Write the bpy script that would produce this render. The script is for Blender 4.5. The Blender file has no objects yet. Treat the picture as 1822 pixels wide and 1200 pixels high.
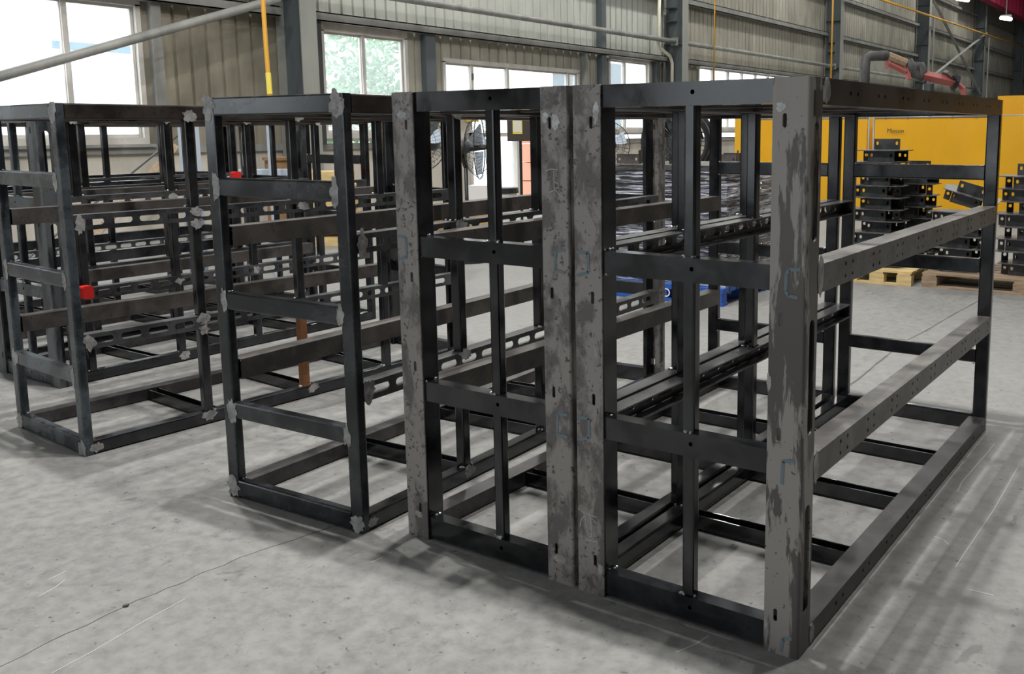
import bpy, bmesh, math, random
from mathutils import Matrix, Vector, noise
rnd = random.Random(7)
S = bpy.context.scene
COL = S.collection
# ------------------------------------------------------------------ camera (solved from the photograph, 1822 x 1200)
FPX, PPX, PPY = 1638.53, 1107.34, 468.29
YAW, PITCH, ROLL = -0.57944, -0.141398, -0.005373
CAM = Vector((1.6566, -2.2581, 1.46126))
Fv = Vector((math.sin(YAW)*math.cos(PITCH), math.cos(YAW)*math.cos(PITCH), math.sin(PITCH)))
Rv = Vector((math.cos(YAW), -math.sin(YAW), 0)); Uv = Rv.cross(Fv)
R2 = math.cos(ROLL)*Rv + math.sin(ROLL)*Uv; U2 = -math.sin(ROLL)*Rv + math.cos(ROLL)*Uv
cd = bpy.data.cameras.new('camera'); cam = bpy.data.objects.new('camera', cd); COL.objects.link(cam)
cd.sensor_width = 36; cd.lens = FPX*36/1822; cd.shift_x = (911-PPX)/1822; cd.shift_y = (PPY-600)/1822
cd.clip_end = 400; cd.clip_start = .05
cam.matrix_world = Matrix(((R2.x, U2.x, -Fv.x, CAM.x), (R2.y, U2.y, -Fv.y, CAM.y), (R2.z, U2.z, -Fv.z, CAM.z), (0, 0, 0, 1)))
S.camera = cam
# ------------------------------------------------------------------ world, lights, exposure
w = bpy.data.worlds.new('world'); S.world = w; w.use_nodes = True
bg = w.node_tree.nodes['Background']; bg.inputs[0].default_value = (.9, .96, 1, 1); bg.inputs[1].default_value = 6.5
S.view_settings.view_transform = 'Standard'; S.view_settings.look = 'None'; S.view_settings.gamma = 1
S.view_settings.use_curve_mapping = False; S.view_settings.exposure = 0.08
def area(name, loc, sx, sy, power, col=(1, 1, 1), rot=(0, 0, 0), shape='RECTANGLE'):
    l = bpy.data.lights.new(name, 'AREA'); l.shape = shape; l.size = sx
    if shape == 'RECTANGLE': l.size_y = sy
    l.energy = power; l.color = col
    o = bpy.data.objects.new(name, l); COL.objects.link(o); o.location = loc; o.rotation_euler = rot; return o
for x in (-7.5, -.5, 6.5):                       # roof-light strips along the hall
    area('roof_light', (x, 24, 10.3), 1.3, 70, 430 if x < 5 else 120, (.93, .97, 1))
for x, y, pw in ((-6.4, .8, 220), (-3.75, .75, 430), (-.95, 1.0, 450), (1.25, 1.1, 280)):  # row of lamps over the rack row
    area('high_bay_light', (x, y, 9.3), .2, .2, pw, (1, .98, .95), shape='DISK')
for x in (-8.6, -1.15, 6.4):                     # lamps farther down the hall
    for y in (10.1, 18, 26, 34, 42, 50):
        if x > 5 and y < 15: continue
        area('high_bay_light', (x, y, 9.3), .4, .4, ({10.1: 330, 18: 300, 26: 200}.get(y, 110) if x < -5 else 150), (1, .97, .92), shape='DISK')

area('front_fill', (-3.5, -13.7, 2.6), 9, 4.8, 270, (.9, .96, 1), (math.radians(90), 0, 0))   # added cool fill for the rack fronts, unseen behind the camera

# ------------------------------------------------------------------ materials
def mat(name, c, rough=.5, metal=0, spec=.5):
    m = bpy.data.materials.new(name); m.use_nodes = True
    b = m.node_tree.nodes['Principled BSDF']
    b.inputs['Base Color'].default_value = (*c, 1); b.inputs['Roughness'].default_value = rough
    b.inputs['Metallic'].default_value = metal; b.inputs['Specular IOR Level'].default_value = spec
    return m
def N(m, t, **kw):
    n = m.node_tree.nodes.new(t)
    for k, v in kw.items():
        if k in n.inputs: n.inputs[k].default_value = v
        else: setattr(n, k, v)
    return n
def lk(m, a, b): m.node_tree.links.new(a, b)
def coords(m, scale=(1, 1, 1), rand=True, obj=True):
    tc = N(m, 'ShaderNodeTexCoord'); mp = N(m, 'ShaderNodeMapping'); mp.inputs['Scale'].default_value = scale
    if obj:
        lk(m, tc.outputs['Object'], mp.inputs['Vector'])
        if rand:
            oi = N(m, 'ShaderNodeObjectInfo'); mu = N(m, 'ShaderNodeMath', operation='MULTIPLY'); mu.inputs[1].default_value = 37
            lk(m, oi.outputs['Random'], mu.inputs[0]); lk(m, mu.outputs[0], mp.inputs['Location'])
    else:
        ge = N(m, 'ShaderNodeNewGeometry'); lk(m, ge.outputs['Position'], mp.inputs['Vector'])
    return mp.outputs[0]
def noise_tex(m, vec, scale, detail=4, rough=.55, dist=0):
    n = N(m, 'ShaderNodeTexNoise'); n.inputs['Scale'].default_value = scale; n.inputs['Detail'].default_value = detail
    n.inputs['Roughness'].default_value = rough; n.inputs['Distortion'].default_value = dist
    lk(m, vec, n.inputs['Vector']); return n.outputs['Fac']
def ramp(m, fac, stops, interp='LINEAR'):
    r = N(m, 'ShaderNodeValToRGB'); r.color_ramp.interpolation = interp
    e = r.color_ramp.elements
    while len(e) < len(stops): e.new(.5)
    for i, (p, c) in enumerate(stops):
        e[i].position = p; e[i].color = (*c, 1) if len(c) == 3 else c
    lk(m, fac, r.inputs[0]); return r.outputs[0]
def mix(m, fac, a, b, mode='MIX'):
    x = N(m, 'ShaderNodeMix', data_type='RGBA', blend_type=mode)
    for s, v in ((x.inputs[0], fac), (x.inputs[6], a), (x.inputs[7], b)):
        if hasattr(v, 'is_output'): lk(m, v, s)
        else: s.default_value = v if isinstance(v, (int, float)) else (*v, 1)
    return x.outputs[2]
def bsdf(m): return m.node_tree.nodes['Principled BSDF']
def g(v): return (v, v, v)
def bump(m, h, strength=.2, dist=.01):
    b = N(m, 'ShaderNodeBump'); b.inputs['Strength'].default_value = strength; b.inputs['Distance'].default_value = dist
    lk(m, h, b.inputs['Height']); lk(m, b.outputs[0], bsdf(m).inputs['Normal'])

def steel(name, dark, light, lo, hi, rl=.3, rh=.5, sc=(1, 1, 1), spec=.5, metal=0, spot=(.62, .68)):
    m = mat(name, dark, .4, metal, spec)
    v = coords(m, sc)
    n = noise_tex(m, v, 5, 6, .62, .25)
    c = ramp(m, n, [(lo, dark), (hi, light)])
    f = noise_tex(m, coords(m), 55, 3, .6)
    c = mix(m, ramp(m, f, [(spot[0], g(0)), (spot[1], g(1))]), c, tuple(x*.3 for x in light))
    lk(m, c, bsdf(m).inputs['Base Color'])
    r = ramp(m, n, [(lo-.1, g(rl)), (hi+.1, g(rh))]); lk(m, r, bsdf(m).inputs['Roughness'])
    bump(m, f, .025, .003)
    return m
M = {}
M['rail'] = steel('black_rail_steel', (.0075, .0083, .0105), (.031, .033, .037), .42, .6, .1, .24, (1.2, 1.2, 1.2), metal=.35, spec=.9)
M['rail_daylit'] = steel('daylit_rail_steel', (.024, .03, .037), (.115, .135, .152), .4, .62, .2, .36, metal=.35, spec=.7)  # rail steel with bluish window daylight put into its colour
M['rail_half_daylit'] = steel('half_daylit_rail_steel', (.010, .012, .016), (.048, .053, .06), .42, .64, .18, .34, metal=.35, spec=.7)  # in-between copy: a weaker daylight tint put into the rail colour
M['rail_brown'] = steel('brown_rail_steel', (.042, .036, .033), (.115, .1, .092), .4, .62, .42, .52, metal=.4, spec=1.0)
M['rail_slot'] = steel('slotted_rail_steel', (.03, .032, .035), (.11, .112, .118), .4, .6, .38, .48, metal=.5, spec=1.0)
M['rail_grey'] = steel('grey_rail_steel', (.07, .066, .062), (.19, .177, .165), .42, .6, .35, .5, metal=.2)
M['rail_purple'] = steel('purple_grey_rail_steel', (.03, .027, .028), (.075, .068, .07), .42, .6, .3, .45, metal=.2)
M['rail_umber'] = steel('umber_rail_steel', (.022, .018, .016), (.07, .058, .05), .4, .62, .25, .4, metal=.2)
M['plate'] = steel('mill_scale_plate', (.13, .121, .115), (.30, .278, .264), .43, .54, .38, .52, (3, 3, 1.6), metal=.15, spot=(.6, .635))
M['plate_streak'] = steel('streaked_mill_scale_plate', (.095, .086, .081), (.32, .297, .28), .485, .515, .38, .52, (2.6, 2.6, .45), metal=.15, spot=(.66, .7))
M['plate_dark'] = steel('dark_plate', (.03, .033, .037), (.12, .13, .138), .45, .56, .3, .45, (2, 2, .5), metal=.3)
M['rust'] = steel('rusty_upright', (.12, .045, .015), (.28, .11, .04), .4, .65, .6, .8)
M['ground'] = steel('ground_bare_steel', (.2, .2, .2), (.42, .41, .4), .4, .6, .35, .55, (4, 4, 4))
M['primer'] = steel('white_primer', (.4, .41, .42), (.68, .69, .7), .4, .6, .5, .7, (5, 5, 5))
M['weld'] = mat('weld_bead', (.45, .45, .46), .3, .6)
M['chalk'] = mat('blue_grey_paint_mark', (.17, .225, .26), .8)
M['scratch'] = mat('white_chalk', (.55, .54, .53), .9)
M['floor_scratch'] = mat('pale_floor_scratch', (.4, .4, .385), .9)
M['hole'] = mat('hole_black', (.005, .005, .005), .8)
M['red'] = mat('red_plastic', (.7, .02, .015), .4)
# floor
m = M['floor'] = mat('concrete_floor', (.3, .3, .29), .55)
v = coords(m, (1, 1, 1), obj=False)
n1 = noise_tex(m, v, .8, 8, .62, .4); n2 = noise_tex(m, v, 17, 8, .7); n3 = noise_tex(m, v, 40, 4, .6)
c = ramp(m, n1, [(.3, (.17, .169, .161)), (.7, (.25, .249, .238))])
c = mix(m, .5, c, ramp(m, n2, [(.34, (.13, .129, .122)), (.6, (.285, .284, .272))]))
st = noise_tex(m, coords(m, (1, .45, 1), obj=False), 11, 7, .72, .5); c = mix(m, ramp(m, st, [(.63, g(0)), (.68, g(.6))]), c, (.1, .098, .092))
vor = N(m, 'ShaderNodeTexNoise'); vor.inputs['Scale'].default_value = 9; vor.inputs['Detail'].default_value = 8; vor.inputs['Roughness'].default_value = .75; lk(m, v, vor.inputs['Vector'])
c = mix(m, ramp(m, vor.outputs['Fac'], [(.30, g(.85)), (.40, g(0))]), c, (.09, .088, .08))
c = mix(m, ramp(m, n3, [(.68, g(0)), (.74, g(.5))]), c, (.36, .357, .34))
sp = noise_tex(m, v, 30, 3, .55); c = mix(m, ramp(m, sp, [(.29, g(.85)), (.33, g(0))]), c, (.075, .07, .065))
lk(m, c, bsdf(m).inputs['Base Color'])
lk(m, ramp(m, n2, [(.3, g(.48)), (.7, g(.7))]), bsdf(m).inputs['Roughness']); bump(m, n3, .08, .004)
M['joint'] = mat('floor_joint_dark', (.11, .105, .095), .9)
def grimy(name, a, b, sc, rough=.7, stretch=(1, 1, .35)):
    m = mat(name, a, rough); v = coords(m, stretch, obj=False)
    n = noise_tex(m, v, sc, 6, .65, .5); lk(m, ramp(m, n, [(.32, a), (.66, b)]), bsdf(m).inputs['Base Color']); return m
M['clad'] = grimy('beige_cladding', (.24, .228, .185), (.43, .415, .345), 1.4, .5)
M['clad_brown_dim'] = grimy('brownish_dimmed_panel', (.17, .155, .118), (.31, .285, .22), 1.4, .5)  # brown panels, darkened further: the bay's backlit dimness is put into the colour
M['clad_pale'] = grimy('pale_green_grey_cladding', (.42, .44, .40), (.56, .58, .53), 1.4, .5)
M['masonry'] = grimy('cream_plaster', (.40, .37, .32), (.62, .58, .51), 1.1, .85)
M['girt'] = grimy('grey_girt_paint', (.16, .165, .155), (.3, .3, .28), 2, .5)
M['column'] = grimy('blue_grey_column_paint', (.055, .068, .075), (.115, .135, .145), .9, .45)
M['colflange'] = grimy('grey_green_column_flange', (.2, .21, .19), (.32, .33, .3), .9, .5)
M['frame'] = grimy('window_frame_paint', (.42, .40, .37), (.66, .64, .6), 2, .5)
M['ledge'] = grimy('grey_ledge', (.19, .19, .18), (.33, .33, .31), 2, .7)
M['roof'] = mat('roof_sheet', (.45, .46, .46), .7)
M['plainwall'] = mat('far_wall_paint', (.16, .16, .155), .8)
def glass(name, dirt):
    m = bpy.data.materials.new(name); m.use_nodes = True; nt = m.node_tree; nt.nodes.remove(nt.nodes['Principled BSDF'])
    out = nt.nodes['Material Output']; tr = N(m, 'ShaderNodeBsdfTransparent'); gl = N(m, 'ShaderNodeBsdfGlossy'); gl.inputs['Roughness'].default_value = .05
    a = N(m, 'ShaderNodeMixShader'); a.inputs[0].default_value = .06; lk(m, tr.outputs[0], a.inputs[1]); lk(m, gl.outputs[0], a.inputs[2])
    d = N(m, 'ShaderNodeBsdfTranslucent'); d.inputs['Color'].default_value = (.9, .95, .97, 1)
    b = N(m, 'ShaderNodeMixShader'); b.inputs[0].default_value = dirt; lk(m, a.outputs[0], b.inputs[1]); lk(m, d.outputs[0], b.inputs[2])
    lk(m, b.outputs[0], out.inputs[0]); return m
M['glass'] = glass('clear_glass', .06); M['glass_dirty'] = glass('hazy_glass', .13)
M['yellow'] = grimy('yellow_curtain', (.78, .395, .002), (.88, .455, .003), .8, .35)
M['yellowpost'] = mat('yellow_post', (.8, .42, .01), .4)
M['poletube'] = mat('grey_tube', (.33, .33, .3), .4, .3)
M['hose_y'] = mat('yellow_hose', (.62, .32, .03), .5)
M['black'] = mat('black_plastic', (.015, .015, .017), .4)
M['dkgrey'] = mat('dark_grey_metal', (.05, .055, .06), .4)
M['bracket'] = steel('black_bracket_steel', (.012, .013, .014), (.04, .042, .045), .4, .62, .3, .45, (2, 2, 2))
M['bracket_edge'] = steel('paler_bracket_plate', (.05, .05, .05), (.14, .135, .13), .4, .62, .3, .45, (2, 2, 2))  # paler than the other bracket steel
def wood(name, a, b):
    m = mat(name, a, .75); v = coords(m, (2, 14, 14)); n = noise_tex(m, v, 2.5, 4, .6, .3)
    lk(m, ramp(m, n, [(.3, a), (.7, b)]), bsdf(m).inputs['Base Color']); return m
M['wood_pale'] = wood('pale_pine', (.5, .36, .15), (.72, .55, .28))
M['wood_old'] = wood('weathered_wood', (.2, .14, .09), (.4, .3, .2))
M['wood_brown'] = wood('brown_plywood', (.17, .09, .035), (.3, .17, .075))
M['blue'] = mat('blue_plastic', (.015, .09, .4), .4)
M['white'] = mat('white_paint', (.8, .8, .8), .5)
M['card'] = mat('cardboard', (.5, .33, .15), .8)
M['orange'] = mat('orange_crate', (.72, .3, .2), .5)
M['redpaint'] = mat('red_paint', (.42, .12, .11), .55)
M['crane'] = mat('crimson_crane_paint', (.42, .02, .07), .45)
M['hose_d'] = grimy('grey_flexible_hose', (.045, .045, .05), (.1, .1, .1), 6, .6)
M['paper'] = mat('aged_paper', (.62, .6, .5), .8)
M['sign_y'] = mat('yellow_sign', (.75, .6, .08), .6)
M['board_dark'] = mat('dark_brown_board', (.045, .032, .024), .6)
M['green'] = mat('green_plastic', (.02, .3, .08), .5)
M['ltblue'] = mat('pale_blue_steel', (.5, .57, .66), .4)
M['outwall'] = mat('white_building', (.9, .9, .9), .8); M['outblue'] = mat('pale_blue_band', (.15, .25, .33), .7)
M['outgrey'] = mat('slate_blue_building', (.09, .115, .135), .8); M['outground'] = mat('yard_concrete', (.5, .5, .5), .9)
M['leaf'] = mat('tree_leaf', (.13, .3, .11), .5); M['bark'] = mat('bark', (.16, .11, .07), .9)
m = M['film'] = mat('black_wrap_painted_glints', (.02, .021, .026), .1, 0, 1.0)
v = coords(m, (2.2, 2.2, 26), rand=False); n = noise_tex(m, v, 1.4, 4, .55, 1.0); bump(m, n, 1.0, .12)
lk(m, ramp(m, noise_tex(m, coords(m, (1.5, 1.5, 30), rand=False), 1.7, 5, .6, .6), [(.42, (.012, .013, .017)), (.49, (.06, .063, .08)), (.57, (.6, .62, .72))]), bsdf(m).inputs['Base Color'])  # glossy highlights put into the colour as pale streaks, with whitish creases
lamp_m = M['led'] = bpy.data.materials.new('led_tube'); lamp_m.use_nodes = True
bsdf(lamp_m).inputs['Emission Color'].default_value = (1, .98, 1, 1); bsdf(lamp_m).inputs['Emission Strength'].default_value = 6

# ------------------------------------------------------------------ mesh helpers
class MB:
    def __init__(s): s.v = []; s.f = []
    def add(s, vs, fs, mt=None):
        o = len(s.v)
        s.v += [tuple(mt @ Vector(p)) if mt else tuple(p) for p in vs]
        s.f += [tuple(i+o for i in f) for f in fs]; return s
    def box(s, c, d, mt=None):
        x, y, z = (k/2 for k in d); cx, cy, cz = c
        vs = [(cx+a*x, cy+b*y, cz+e*z) for a in (-1, 1) for b in (-1, 1) for e in (-1, 1)]
        return s.add(vs, [(0, 1, 3, 2), (4, 6, 7, 5), (0, 4, 5, 1), (2, 3, 7, 6), (0, 2, 6, 4), (1, 5, 7, 3)], mt)
    def bb(s, x0, x1, y0, y1, z0, z1): return s.box(((x0+x1)/2, (y0+y1)/2, (z0+z1)/2), (x1-x0, y1-y0, z1-z0))
    def mesh(s, me): return s.add([v.co[:] for v in me.vertices], [tuple(p.vertices) for p in me.polygons])
    def tube(s, pts, r, n=8, caps=True, closed=False):
        pts = [Vector(p) for p in pts]; rs = r if isinstance(r, (list, tuple)) else [r]*len(pts); o = len(s.v); K = len(pts)
        up = None
        for i, p in enumerate(pts):
            a = pts[i-1] if (i or closed) else p; b = pts[(i+1) % K] if (i < K-1 or closed) else p
            t = (b-a).normalized()
            if up is None or abs(up.dot(t)) > .98: up = Vector((0, 0, 1)) if abs(t.z) < .9 else Vector((1, 0, 0))
            x = t.cross(up).normalized(); y = x.cross(t).normalized(); up = y
            for k in range(n):
                q = 2*math.pi*k/n; s.v.append(tuple(p+rs[i]*(math.cos(q)*x+math.sin(q)*y)))
        for i in range(K if closed else K-1):
            j = (i+1) % K
            for k in range(n):
                l = (k+1) % n; s.f.append((o+i*n+k, o+i*n+l, o+j*n+l, o+j*n+k))
        if caps and not closed: s.f.append(tuple(o+k for k in range(n))); s.f.append(tuple(o+(K-1)*n+k for k in range(n)))
        return s
    def build(s, name):
        me = bpy.data.meshes.new(name); me.from_pydata(s.v, [], s.f)
        bm = bmesh.new(); bm.from_mesh(me); bmesh.ops.recalc_face_normals(bm, faces=bm.faces); bm.to_mesh(me); bm.free(); return me
def ob(name, me, mt=None, parent=None, loc=(0, 0, 0), rot=(0, 0, 0), label=None, cat=None, group=None, kind=None, smooth=False):
    if isinstance(me, MB): me = me.build(name)
    if me is not None and mt is not None:
        mm = M[mt] if isinstance(mt, str) else mt
        if len(me.materials) == 0: me.materials.append(mm)
        elif me.materials[0] != mm:
            o = bpy.data.objects.new(name, me); o.material_slots[0].link = 'OBJECT'; o.material_slots[0].material = mm
            COL.objects.link(o); o.parent = parent; o.location = loc; o.rotation_euler = rot; return tagit(o, label, cat, group, kind)
    if smooth:
        for p in me.polygons: p.use_smooth = True
    o = bpy.data.objects.new(name, me); COL.objects.link(o); o.parent = parent; o.location = loc; o.rotation_euler = rot
    return tagit(o, label, cat, group, kind)
def tagit(o, label=None, cat=None, group=None, kind=None):
    if label: o['label'] = label
    if cat: o['category'] = cat
    if group: o['group'] = group
    if kind: o['kind'] = kind
    return o
def empty(name, label, cat, loc=(0, 0, 0), rz=0, group=None):
    o = bpy.data.objects.new(name, None); COL.objects.link(o); o.location = loc; o.rotation_euler = (0, 0, rz); o.empty_display_size = .1
    return tagit(o, label, cat, group)
CACHE = {}
def cached(key, fn):
    if key not in CACHE: CACHE[key] = fn()
    return CACHE[key]
def bar(axis, L, a, b, r=.007):
    """rounded tube blank, length L on axis, section a x b, centred"""
    def mk():
        pts = []
        for sx, sy, q0 in ((1, 1, 0), (-1, 1, 90), (-1, -1, 180), (1, -1, 270)):
            for q in (0, 45, 90):
                t = math.radians(q0+q); pts.append((sx*(a/2-r)+r*math.cos(t), sy*(b/2-r)+r*math.sin(t)))
        n = len(pts); vs = []
        for e in (-L/2, L/2):
            for u, v_ in pts: vs.append({'x': (e, u, v_), 'y': (u, e, v_), 'z': (u, v_, e)}[axis])
        fs = [(i, (i+1) % n, n+(i+1) % n, n+i) for i in range(n)] + [tuple(range(n)), tuple(range(n, 2*n))]
        return MB().add(vs, fs).build('bar')
    return cached(('bar', axis, round(L, 4), a, b, r), mk)
def rrect(x0, x1, y0, y1, r=None, n=4):
    r = min(x1-x0, y1-y0)/2 if r is None else r; p = []
    for cx, cy, q0 in ((x1-r, y1-r, 0), (x0+r, y1-r, 90), (x0+r, y0+r, 180), (x1-r, y0+r, 270)):
        for k in range(n+1):
            t = math.radians(q0+90*k/n); p.append((cx+r*math.cos(t), cy+r*math.sin(t)))
    return p
def circ(x, y, r, n=8): return [(x+r*math.cos(2*math.pi*k/n), y+r*math.sin(2*math.pi*k/n)) for k in range(n)]
def plate2d(outline, holes, t):
    """flat plate in u,v with holes, thickness 0..t on w; returns (verts, faces)"""
    c = bpy.data.curves.new('tmp', 'CURVE'); c.dimensions = '2D'; c.fill_mode = 'BOTH'; c.extrude = t/2
    for loop in [outline]+holes:
        s = c.splines.new('POLY'); s.points.add(len(loop)-1)
        for p, q in zip(s.points, loop): p.co = (*q, 0, 1)
        s.use_cyclic_u = True
    o = bpy.data.objects.new('tmp', c); me = bpy.data.meshes.new_from_object(o)
    vs = [v.co[:] for v in me.vertices]; fs = [tuple(p.vertices) for p in me.polygons]
    bpy.data.objects.remove(o); bpy.data.curves.remove(c); bpy.data.meshes.remove(me)
    return [(x, y, z+t/2) for x, y, z in vs], fs
def mapped(vf, fn): return [fn(*v) for v in vf[0]], vf[1]
def blob(seed, r, n=11, jag=.45):
    k = random.Random(seed); n = 2*n; o = []; s = 1
    for i in range(n):
        s = .45*s+.55*(1.2-1.5*jag*k.random()); o.append((s*r[0]*math.cos(2*math.pi*i/n), s*r[1]*math.sin(2*math.pi*i/n)))
    return o
def strip(mb, pts, wd, fn):
    """polyline strip of width wd in a plane, mapped by fn(u,v,w), 0.8 mm proud"""
    for (a, b), (c, d_) in zip(pts, pts[1:]):
        l = math.hypot(c-a, d_-b) or 1; nx, ny = -(d_-b)/l*wd/2, (c-a)/l*wd/2
        vs = [(a+nx, b+ny), (a-nx, b-ny), (c-nx, d_-ny), (c+nx, d_+ny)]
        mb.add([fn(u, v_, e) for e in (0, .0008) for u, v_ in vs], [(0, 1, 2, 3), (4, 5, 6, 7), (0, 1, 5, 4), (1, 2, 6, 5), (2, 3, 7, 6), (3, 0, 4, 7)])
    return mb

# ------------------------------------------------------------------ the hall
XW = -11.0; Y0, Y1 = -14, 82; XR = 16; ZR = 10.6
ob('floor', MB().bb(XW-.2, XR, Y0, Y1, -.2, 0), 'floor', kind='structure')
fl = bpy.data.objects['floor']
def joint(pts, wd, seed):
    k = random.Random(seed); P = []
    for (a, b), (c, d_) in zip(pts, pts[1:]):
        for i in range(12): t = i/12; P.append((a+(c-a)*t+k.uniform(-.006, .006), b+(d_-b)*t))
    P.append(pts[-1]); mb = MB()
    for p, q in zip(P, P[1:]):
        strip(mb, [p, q], wd*k.uniform(.5, 1.3), lambda u, v_, e: (u, v_, e))
    ob('floor_joint', mb, 'joint', fl)
joint([(-1.06, -1.6), (-1.13, -.85), (-1.12, -.45), (-1.03, 0)], .0035, 1)
def floor_pts(*px):
    o = []
    for u, v in px:
        r = Fv + R2*(u-PPX)/FPX - U2*(v-PPY)/FPX; q = CAM + r*(-CAM.z/r.z); o.append((q.x, q.y))
    return o
for wd, px in ((.004, ((92, 1199), (165, 1160), (250, 1110), (330, 1066))), (.004, ((66, 1064), (98, 1046), (115, 1033))), (.004, ((660, 1002), (678, 994), (698, 983))), (.005, ((1203, 1162), (1240, 1146), (1262, 1132))),
               (.006, ((1770, 790), (1752, 812), (1712, 858), (1704, 876))), (.005, ((1662, 955), (1680, 962), (1688, 970))), (.006, ((1725, 1050), (1750, 1056), (1768, 1060))), (.004, ((1812, 830), (1770, 905), (1700, 1010))), (.004, ((1390, 1150), (1402, 1160))), (.004, ((85, 1033), (118, 1017)))):
    mb = MB()
    for p, q in zip(floor_pts(*px), floor_pts(*px[1:])): strip(mb, [p, q], wd, lambda u, v_, e: (u, v_, e))
    ob('floor_scratch', mb, 'floor_scratch', fl)
joint([(-.06, 2.4), (-.14, 4.03), (-.06, 5.84), (0, 9)], .012, 2)
wl = ob('wall_left', MB().bb(XW-.2, XW, Y0, 11.55, 0, 1.24).bb(XW-.2, XW, 15.3, Y1, 0, 1.24), 'masonry', kind='structure')
ob('ceiling', MB().bb(XW-.2, XR, Y0, Y1, ZR, ZR+.1), 'roof', kind='structure')
ob('wall_right', MB().bb(XR, XR+.2, Y0, Y1, 0, ZR), 'plainwall', kind='structure')
ob('wall_back', MB().bb(XW-.2, XR, Y0-.2, Y0, 0, ZR), 'plainwall', kind='structure')
ob('wall_far', MB().bb(XW-.2, XR, Y1, Y1+.2, 0, ZR), 'plainwall', kind='structure')
ob('ledge', MB().bb(XW-.22, XW+.05, Y0, 10.85, 1.2, 1.3).bb(XW-.22, XW+.05, 15.3, Y1, 1.2, 1.3), 'ledge', wl)
ob('ground_outside', MB().bb(-90, XW-.2, -60, 140, -.25, -.05), 'outground', kind='structure')
ZT = 3.28
WINS = [(-9.5, -6.1, 1.42, 3.22, [-8.65, -7.8, -6.95]), (-2.6, .8, 1.42, 3.22, [-1.75, -.9, -.05]),
        (2.2, 5.0, 1.42, 3.22, [3.09, 4.01]), (8.02, 9.95, 1.47, 3.16, [8.94]), (10.85, 15.3, 1.95, 2.82, [11.69, 12.78, 14.9]),
        (16.5, 18.4, 1.53, 3.22, [17.25]), (21.0, 28.7, 1.55, 3.28, [21.96, 22.92, 23.88, 24.85, 25.8, 26.8, 27.75]),
        (32.3, 40.6, 1.55, 3.28, [33.3, 34.4, 35.4, 36.5, 37.5, 38.5, 39.6]), (44, 52, 1.55, 3.28, [45, 46, 47, 48, 49, 50, 51]), (56, 63, 1.55, 3.28, [57, 58, 59, 60, 61, 62])]
for i, (a, b, z0, z1, ms) in enumerate(WINS):
    wn = ob(f'window_{i+1}', MB().bb(XW-.12, XW+.03, a, a+.07, z0, z1).bb(XW-.12, XW+.03, b-.07, b, z0, z1).bb(XW-.12, XW+.03, a, b, z0-.1, z0).bb(XW-.12, XW+.03, a, b, z1-.02, max(z1+.06, ZT if z1 > 3 else 0)), 'frame', kind='structure')
    ed = [a+.07]+ms+[b-.07]
    for k in ms: ob('mullion', MB().bb(XW-.09, XW-.0, k-.035, k+.035, z0, z1), 'frame', wn)
    for p, q in zip(ed, ed[1:]):
        sh = ob('sash', MB().bb(XW-.08, XW-.03, p+.01, p+.045, z0, z1).bb(XW-.08, XW-.03, q-.045, q-.01, z0, z1).bb(XW-.08, XW-.03, p+.04, q-.04, z0, z0+.045).bb(XW-.08, XW-.03, p+.04, q-.04, z1-.06, z1-.02), 'frame', wn)
        ob('pane', MB().bb(XW-.058, XW-.052, p+.04, q-.04, z0+.04, z1-.05), 'glass_dirty' if i == 3 else 'glass', sh)
    ob('window_sill', MB().bb(XW-.1, XW+.1, a-.05, b+.05, z0-.13, z0-.09), 'ledge', wn)
    if i > 1: ob('latch', MB().bb(XW, XW+.03, ms[0]-.02, ms[0]+.01, z0+.55, z0+.68), 'dkgrey', wn)
# glazed doorway under window_5
dr = ob('door_1', MB().bb(XW-.12, XW+.02, 11.55, 11.63, 0, 1.86).bb(XW-.12, XW+.02, 12.3, 12.37, 0, 1.86).bb(XW-.12, XW+.02, 13.0, 13.14, 0, 1.86).bb(XW-.12, XW+.02, 15.2, 15.3, 0, 1.86).bb(XW-.12, XW+.02, 11.55, 13.1, 1.38, 1.46).bb(XW-.12, XW+.02, 11.55, 13.1, 0, .12).bb(XW-.12, XW+.02, 11.55, 15.3, 1.8, 1.95), 'frame', kind='structure')
for p, q in ((11.63, 12.3), (12.37, 13.0)):
    for z0, z1 in ((.12, 1.38), (1.46, 1.8)): ob('pane', MB().bb(XW-.06, XW-.05, p, q, z0, z1), 'glass', dr)
ob('wall_panel', MB().bb(XW-.15, XW, 9.95, 11.55, 1.24, 1.95), 'masonry', wl)
# cladding sheets with pressed ribs
def sheet(wd, h):
    def mk():
        n = max(1, round(wd/.25)); p = wd/n; prof = []
        for i in range(n): prof += [(0, i*p), (0, i*p+p-.05), (-.035, i*p+p-.04), (-.035, i*p+p-.01)]
        prof.append((0, wd)); K = len(prof); vs = [(x, y, z) for z in (0, h) for x, y in prof]
        return MB().add(vs, [(i, i+1, K+i+1, K+i) for i in range(K-1)]).build('cladding_sheet')
    return cached(('sheet', round(wd, 3), round(h, 3)), mk)
def clad(a, b, z0, z1, mt='clad'):
    n = max(1, round((b-a)/1.0)); p = (b-a)/n
    for i in range(n): ob('cladding_sheet', sheet(p, z1-z0), mt, wl, (XW-.002, a+i*p, z0))
edges = [Y0]
for a, b, *_ in WINS: edges += [a, b]
edges.append(Y1)
for a, b in zip(edges[::2], edges[1::2]):
    if b-a > .2: clad(a, b, 1.95 if abs(a-9.95) < .1 else 1.28, ZT, 'clad_brown_dim' if a < 7 else 'clad')
clad(10.85, 15.3, 2.86, ZT)
clad(Y0, 7.3, ZT, ZR, 'clad_brown_dim'); clad(7.3, 19.1, ZT, ZR, 'clad_pale'); clad(19.1, Y1, ZT, ZR)
COLS = [-4.3, 7.3, 19.15, 30.7, 42.3, 53.9, 65.5]
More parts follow.
